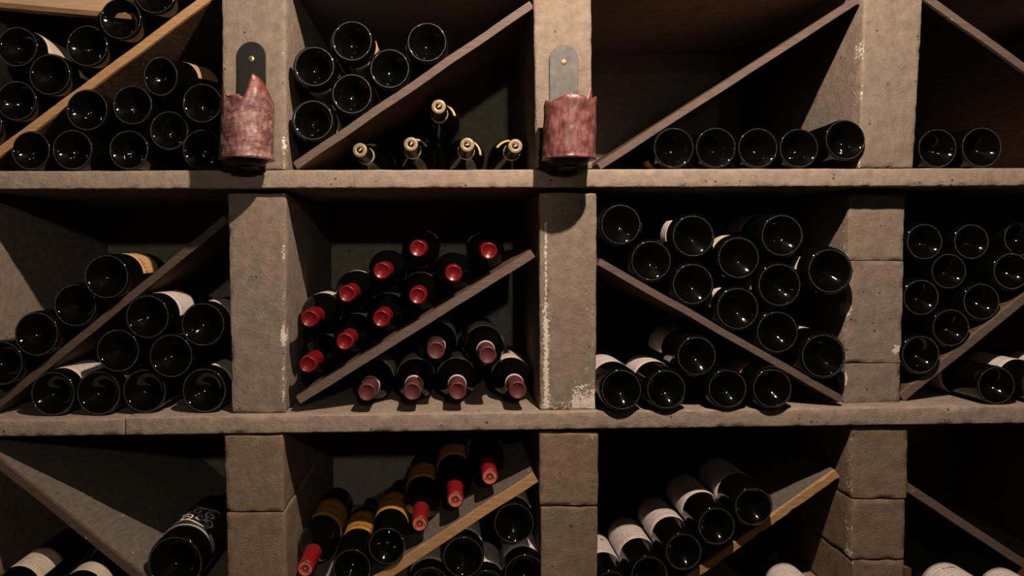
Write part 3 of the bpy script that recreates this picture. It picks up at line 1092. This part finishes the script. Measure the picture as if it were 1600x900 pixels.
# --- middle-right bay
G = 'bottles piled above the board in the middle-right bay'
N = lambda s: 'dim bottle base in the middle-right bay, ' + s
kw = dict(ratio=1.14)
bottle(1445, 378, 27.5, 40, N('highest one, beside the three-block pillar'), G, **kw)
bottle(1516, 380, 27, 54, N('second from left in the top layer'), G, **kw)
bottle(1592, 378, 27, 60, N('cut by the right edge, in the top layer'), G, **kw)
bottle(1482, 424, 27, 46, N('left one of the second layer'), G, **kw)
bottle(1576, 428, 28, 34, N('right one of the second layer'), G, **kw)
bottle(1446, 466, 27.5, 40, N('third layer, beside the three-block pillar'), G, **kw)
bottle(1532, 472, 28, 40, N('third layer, resting on the board'), G, **kw)
bottle(1494, 514, 28.5, 36, N('fourth layer, halfway down the board'), G, **kw)
bottle(1451, 555, 29, 30, N('lowest, at the foot of the board'), G, **kw)
G = 'bottles on the lower shelf under the middle-right board'
bottle(1557, 604, 28, 4, 'bottle base on the lower shelf at right with dusty shoulder and cream label', G, lab='lab_cream', roll=-95, half=1.3, ly=(0.085, 0.17), rest=2)
bottle(1627, 600, 29, 6, 'white-labelled bottle on the lower shelf cut by the right edge', G, lab='lab_white', roll=-30, half=0.8, ly=(0.05, 0.14), rest=2)
bottle(1697, 599, 29, 6, 'white-labelled bottle beyond the right edge on the lower shelf', G, lab='lab_white', roll=-30, half=0.8, ly=(0.05, 0.14), rest=2)

# --- bottom-left bay
G = 'bottles below the broad grey board in the bottom-left bay'
bottle(6, 930, 33, -34, 'cream-labelled bottle at the bottom left corner under the broad grey board', G, lab='lab_cream', roll=22, half=0.80, ly=(0.04, 0.118), rest=3)
bottle(112, 932, 33, -42, 'cream-labelled bottle nearer the broad grey board, right of a similar one', G, lab='lab_cream', roll=25, half=1.1, ly=(0.035, 0.068), rest=3)
big = bottle(271, 884, 41, 6, 'fat bottle with black label of white swirls resting on the broad grey board', None, kind='bordeaux', lab='lab_black', roll=8, half=1.45, ly=(0.045, 0.145))


def spiral(cx, cy, r0, r1, a0, turns, n=26):
    return [(cx + (r0 + (r1 - r0) * i / n) * math.cos(a0 + turns * 2 * PI * i / n), cy + (r0 + (r1 - r0) * i / n) * math.sin(a0 + turns * 2 * PI * i / n) * 1.5) for i in range(n + 1)]


sw = [spiral(0.006, 0.083, 0.002, 0.010, 0, 1.4), spiral(-0.014, 0.080, 0.010, 0.003, 2, -1.3), spiral(0.016, 0.104, 0.0015, 0.009, 3.4, -1.3), spiral(-0.004, 0.108, 0.009, 0.002, 0.5, 1.2),
      spiral(0.020, 0.078, 0.009, 0.002, 4.0, 1.25), spiral(-0.022, 0.104, 0.002, 0.008, 1.0, 1.3),
      [(-0.030 + 0.055 * i / 20, 0.064 + 0.006 * math.sin(i / 20 * 6)) for i in range(21)],
      [(-0.020 + 0.045 * i / 20, 0.126 + 0.005 * math.sin(i / 20 * 7 + 1)) for i in range(21)]]
blab = [c for c in big.children if c.name.startswith('label')][0]
obj('white_swirls', ribbon('white_swirls', 'bordeaux', sw, 0.0016, M['print_white']), blab)
obj('white_edge', patch('white_edge', 'bordeaux', 0.044, 0.048, 1.46, M['paper_ring'], 0.0009), blab)
obj('green_sticker', patch('green_sticker', 'bordeaux', 0.050, 0.062, 0.16, M['green_sticker'], 0.0009, 1.24, 2, 6), blab)
obj('white_sticker', patch('white_sticker', 'bordeaux', 0.050, 0.062, 0.12, M['paper_ring'], 0.0009, 0.96, 2, 6), blab)

# --- bottom bay with scarlet capsules
G = 'scarlet-capped bottles above the tan-edged board'
kw = dict(out='neck', cap='cap_scarlet', lab='lab_ochre', half=1.25, kind='bordeaux', rad=32.0, ly=(0.06, 0.155))
N = lambda s: 'neck-out bottle with scarlet printed capsule, ' + s
bottle(477, 888, 12, -6, N('leftmost, with yellow-edged ochre label'), G, dx=0.02, roll=32, **kw)
bottle(660, 826, 12, 8, N('lowest one of three on the board'), G, roll=-8, **{**kw, 'rad': 31.0})
bottle(713, 783, 12, 8, N('middle one of three on the board'), G, dx=0.0, roll=-10, **kw)
bottle(768, 749, 12, 10, N('highest one, at the top of the board'), G, roll=0, **kw)
G = 'bottles lying base out among the scarlet capsules'
kw = dict(lab='lab_ochre', half=1.25, kind='bordeaux', ly=(0.085, 0.18), ratio=1.12)
bottle(551, 890, 27.5, 6, 'bottle base with yellow-edged ochre label, right of the leftmost scarlet capsule', G, roll=20, **kw)
bottle(605, 853, 28, 2, 'bottle base with ochre label between the scarlet capsules, touching the board', G, roll=10, **{**kw, 'ratio': 1.06})
G = 'bottles piled below the tan-edged board'
kw = dict(lab='lab_white', half=1.15, ly=(0.03, 0.12), kind='burgundy', ratio=1.12)
bottle(802, 816, 29, 6, 'highest bottle base below the tan-edged board, by the pillar', G, roll=0, **kw)
bottle(722, 868, 29.5, 4, 'bottle base below the tan-edged board, left of the highest one', G, roll=0, **kw)
bottle(812, 902, 30, 4, 'white-labelled bottle directly under the highest one below the tan-edged board', G, roll=0, **kw)
bottle(671, 934, 30, 4, 'white-labelled bottle at the bottom edge, farthest left under the tan-edged board', G, rest=3, roll=-4, **kw)
bottle(755, 936, 27, 8, 'white-labelled bottle at the bottom edge, between two others under the tan-edged board', G, rest=3, roll=0, **kw)

# --- bottom bay with white labels
G = 'white-labelled bottles on the splintered board'
kw = dict(lab='lab_white', half=1.35, ly=(0.066, 0.165), kind='bordeaux', ratio=1.15, bead_n=60)
N = lambda s: 'white-labelled bottle on the splintered board, ' + s
bottle(1177, 792, 28.5, 6, N('highest one'), G, roll=-28, **kw)
bottle(1120, 822, 28, 6, N('second from the top'), G, roll=-24, **kw)
bottle(1068, 862, 27.5, 6, N('third from the top'), G, roll=-18, **kw)
bottle(1013, 898, 27.5, 8, N('fourth from the top, cut by the bottom edge'), G, roll=-14, **kw)
bottle(957, 934, 27, 6, N('lowest one, by the pillar, with capital letters'), G, roll=-12, rest=3, text=('L I A', 0.014, 0.118, 0.28, 'print_dark'), **kw)
bottle(1277, 934, 30, -70, 'white-labelled bottle peeping over the bottom edge under the splintered board', None, lab='lab_white', roll=-12, half=1.2, ly=(0.050, 0.11), rest=3)

# --- bottom-right bay: open crate with two bottles
cz0, cz1 = 0.0, 200.0
cb = F(1512, 954.6, 0)
cr = thing('wooden_crate', 'open red-brown wooden crate holding bottles in the bottom-right corner', 'crate', cb)


def crate_panel(name, pts, z0, z1, m):
    q = [F(x, y, z0) - cb for x, y in pts] + [F(x, y, z1) - cb for x, y in pts]
    return obj(name, mesh_from(name, q, [(0, 1, 2, 3), (7, 6, 5, 4), (0, 4, 5, 1), (1, 5, 6, 2), (2, 6, 7, 3), (3, 7, 4, 0)], m, False), cr)


def side(name, x0, x1):
    q = [F(x, y, z) - cb for x in (x0, x1) for (y, z) in ((954.6, cz0), (954.6, cz1), (915, cz1), (888, cz0))]
    return obj(name, mesh_from(name, q, [(0, 3, 2, 1), (4, 5, 6, 7), (0, 1, 5, 4), (1, 2, 6, 5), (2, 3, 7, 6), (3, 0, 4, 7)], M['crate'], False), cr)


side('side_panel', 1414, 1424)
side('side_panel', 1608, 1618)
crate_panel('base_panel', [(1424, 954.6), (1608, 954.6), (1608, 948), (1424, 948)], cz0, cz1, M['crate'])
crate_panel('back_panel', [(1424, 948), (1608, 948), (1608, 922), (1424, 922)], cz1 - 9, cz1, M['crate'])
kw = dict(lab='lab_white', half=1.25, kind='bordeaux')
TOPS[4] = lambda x: 947.5
G = 'bottles in the open crate'
bottle(1537, 920, 30, -95, rad=38.0, label= 'white-labelled bottle in the crate, left one with printed vintage', group=G, roll=-14, ly=(0.028, 0.085), rest=4,
       text=('1106', 0.010, 0.064, 0.10, 'print_dark'), **kw)
bottle(1631, 930, 30, -95, rad=34.0, label= 'white-labelled bottle in the crate, right one at the bottom right corner', group=G, roll=-10, ly=(0.028, 0.085), rest=4, **kw)


# ---------------------------------------------------------------- candle holders and candles
def holder(cx, ytop, ybot, plate_mat, label, dish_mat, zc, cyc, seed):
    base = F(cx, ybot, 0)
    t = thing('candle_holder', label, 'candle holder', base)
    # plate with a rounded top, bevelled
    w = 22.5
    pts = [(-w, 0.0)] + [(-w * math.cos(a), (ybot - ytop - w) + w * math.sin(a)) for a in frange(0, PI, 24)] + [(w, 0.0)]
    verts, faces = [], []
    for inset, y in ((0, -0.4), (0, -2.6), (0.9, -3.4)):
        k = (w - inset) / w
        for (x, z) in pts:
            verts.append((x * k * U, y * U, (z if z < 1 else z - inset * 0.5) * U))
    n = len(pts)
    for r in range(2):
        for i in range(n):
            j = (i + 1) % n
            faces.append((r * n + i, r * n + j, (r + 1) * n + j, (r + 1) * n + i))
    faces.append(tuple(range(n))[::-1])
    faces.append(tuple(2 * n + i for i in range(n)))
    obj('back_plate', mesh_from('back_plate', verts, faces, plate_mat, False), t)
    # screw: domed head with a crossed slot
    sc = obj('screw', lathe('screw', [(0.0, -0.0052), (0.002, -0.0051), (0.0040, -0.0046), (0.0052, -0.0036), (0.0054, -0.0030)], M['brass'], 24), t, Vector((0, -0.0002, (ybot - ytop - 27) * U)))
    sl = []
    for k, a in enumerate((0.7, 0.7 + PI / 2)):
        s = plain_box('slot', -0.0032, 0.0032, -0.0055, -0.0049, -0.0005, 0.0005, M['cap_black'])
        o = obj('slot', s, sc)
        o.rotation_euler = (0, a, 0)
    # horizontal arm and round dish
    obj('arm', plain_box('arm', -0.012, 0.012, (zc - 6) * U, -0.0004, 0.0, 0.004, plate_mat), t)
    Rd = 31.0 * U
    prof = [(0.0, 0.004), (Rd * 0.7, 0.004), (Rd * 0.82, 0.0045), (Rd * 0.95, 0.008), (Rd, 0.0125), (Rd * 1.03, 0.0125), (Rd * 0.98, 0.007), (Rd * 0.85, 0.002), (Rd * 0.7, 0.0008), (0.0, 0.0008)]
    m = lathe('dish', prof, dish_mat, 40)
    for v in m.vertices:
        v.co = (v.co.x, v.co.z, v.co.y)
    m.flip_normals()
    obj('dish', m, t, Vector((0, zc * U, 0.003)))
    return t


def candle(cx, ybot, zc, R, rim, label, mat, seed, lean=0.0):
    """burnt-out hollow candle; rim(angle) -> rim height in units, angle 0 faces the viewer, positive to the right"""
    base = F(cx, ybot, zc)
    na, nz = 160, 36
    verts, faces, rims = [], [], []
    for layer in (0, 1):
        for j in range(nz + 1):
            t = j / nz
            for i in range(na):
                a = 2 * PI * i / na
                h = rim(a)
                if layer == 0:
                    z = t * h
                    r = R + noise.noise(Vector((math.sin(a) * 2.2 + seed, math.cos(a) * 2.2, z * 0.03))) * 1.6 + noise.noise(Vector((math.sin(a) * 7 + seed, math.cos(a) * 7, z * 0.10))) * 0.7
                    if t > 0.94:
                        r -= (t - 0.94) / 0.06 * 1.6
                    if t < 0.04:
                        r += (0.04 - t) / 0.04 * 1.5
                else:
                    z = h - t * (h - 46)
                    r = R - (1.6 + 5.0 * min(1.0, t * 2.2)) + noise.noise(Vector((math.sin(a) * 3 + seed, math.cos(a) * 3, z * 0.05 + 9))) * 0.8
                    if t > 0.75:
                        r *= 1 - (t - 0.75) / 0.25 * 0.93
                verts.append(((r * math.sin(a) + lean * z) * U, -r * math.cos(a) * U, z * U))
                rims.append(min(1.0, max(0.0, (z - 82) / 22.0)) if layer == 0 else 0.8)
    rows = 2 * (nz + 1)
    for j in range(rows - 1):
        for i in range(na):
            k = (i + 1) % na
            faces.append((j * na + i, j * na + k, (j + 1) * na + k, (j + 1) * na + i))
    faces.append(tuple(range(na))[::-1])
    faces.append(tuple((rows - 1) * na + i for i in range(na)))
    me = mesh_from('wax_body', verts, faces, mat)
    at = me.attributes.new('rim', 'FLOAT', 'POINT')
    at.data.foreach_set('value', rims)
    t = thing('candle', label, 'candle', base)
    obj('wax_body', me, t)
    wick = []
    for (r, y) in ((0.0012, 44), (0.0012, 52), (0.0008, 58)):
        for i in range(8):
            a = 2 * PI * i / 8
            wick.append((r * math.sin(a) + (y - 44) * 0.00006, r * math.cos(a), y * U))
    wf = [(j * 8 + i, j * 8 + (i + 1) % 8, (j + 1) * 8 + (i + 1) % 8, (j + 1) * 8 + i) for j in range(2) for i in range(8)] + [tuple(range(16, 24))]
    obj('wick', mesh_from('wick', wick, wf, M['cap_black']), t)
    return t


def bump_a(a, c, w, h):
    d = (a - c + PI) % (2 * PI) - PI
    return h * max(0.0, 1 - abs(d) / w) ** 1.3


def rim_left(a):
    d = (a + PI) % (2 * PI) - PI
    h = 91.0 + 2.0 * math.sin(3 * a)
    c = -0.86
    if c <= d < c + 0.34:
        h += 25 * (1 - (d - c) / 0.34) ** 2.4
    elif c - 0.6 < d < c:
        h += 25 * (1 - (c - d) / 0.6) ** 1.1
    # right horn: steep on its left, sloping away to the right
    c = 0.42
    if c - 0.36 < d < c:
        h += 28 * (1 - (c - d) / 0.36) ** 3.2
    elif c <= d < c + 1.05:
        h += 28 * (1 - ((d - c) / 1.05) ** 1.5)
    if -0.05 < d < 0.3:
        h -= 5 * math.sin(PI * (d + 0.05) / 0.35)
    if abs(d) > 1.9:
        h -= 10 * min(1.0, (abs(d) - 1.9) / 0.3)
    return h


def rim_right(a):
    d = (a + PI) % (2 * PI) - PI
    h = 87.0 + 1.5 * math.sin(4 * a + 1) + bump_a(a, -0.25, 0.7, 5) + bump_a(a, 1.2, 0.5, 7)
    h += bump_a(a, 0.66, 0.15, 22)
    h -= bump_a(a, -1.0, 0.5, 4)
    if abs(d) > 1.9:
        h -= 8 * min(1.0, (abs(d) - 1.9) / 0.3)
    return h


ZC = -46.0
kz = (D0 + ZC) / D0


def unproj(px, py, z):
    k = (D0 + z) / D0
    return VX + (px - VX) * k, VY + (py - VY) * k


for (px, ptop, pcx, mat, dish, lab1, lab2, wax, rim, seed, lean) in (
        (393.5, 66, 385.5, M['iron'], M['iron'], 'black rounded wall plate with small dish holding the left candle', 'frosted dark red burnt-out candle with two tall wax horns, at left', M['wax_a'], rim_left, 1.0, 0.01),
        (880.5, 71, 888.5, M['steel'], M['iron'], 'grey steel rounded wall plate with small dish holding the right candle', 'brown-red burnt-out candle with one short wax horn, at right', M['wax_b'], rim_right, 5.0, 0.03)):
    bx, by = unproj(pcx, 262, ZC)
    bx2, by2 = unproj(pcx, 252, ZC)
    h = holder(px, ptop, by, mat, lab1, dish, ZC, by2, seed)
    for ch in h.children:
        if ch.name.startswith(('dish', 'arm')):
            ch.location.x = (bx - px) * U
    candle(bx, by - 11.5, ZC, 39.0, rim, lab2, wax, seed, lean)


# let the piles settle: bottles that still bite into each other by a few millimetres slide apart
for it in range(40):
    moved = False
    for i in range(len(PILE)):
        ta, ya, ra, fa = PILE[i]
        for j in range(i + 1, len(PILE)):
            tb, yb, rb, fb = PILE[j]
            dv = tb.location - ta.location
            if abs(dv.x) > 0.16 or abs(dv.z) > 0.16:
                continue
            best = None
            for u in (0.004, 0.05, 0.10, 0.15, 0.188):
                pa_ = ta.location + ya * u
                w = (pa_ - tb.location).dot(yb)
                q = tb.location + yb * min(max(w, 0.004), 0.188)
                d = q - pa_
                if best is None or d.length < best.length:
                    best = d
            gap = ra + rb + 0.0003 - best.length
            if gap > 0:
                moved = True
                d = Vector((best.x, 0, best.z)).normalized() * (gap * 0.55)
                for t_, sg, fx, ofx in ((ta, -1, fa, fb), (tb, 1, fb, fa)):
                    st = d * (0.5 * sg)
                    if fx:
                        st = Vector((st.x, 0, 0))
                    elif ofx:
                        st = d * (0.85 * sg)
                    t_.location = t_.location + st
    for t_, y_, r_, fx in PILE:
        c = t_.location + y_ * 0.10
        for (A_, d_, L_, n_, h_) in BOARDS:
            s_ = (c - A_).dot(d_)
            if not 0 < s_ < L_ or abs(c.x - A_.x) > 0.6:
                continue
            k = (c - A_).dot(n_)
            gap = r_ + h_ + 0.0003 - abs(k)
            if gap > 0.0001:
                moved = True
                st = n_ * (gap * 0.6 * (1 if k > 0 else -1))
                if fx:
                    st = Vector((st.x * 1.3, 0, 0))
                t_.location = t_.location + st
    if not moved:
        break
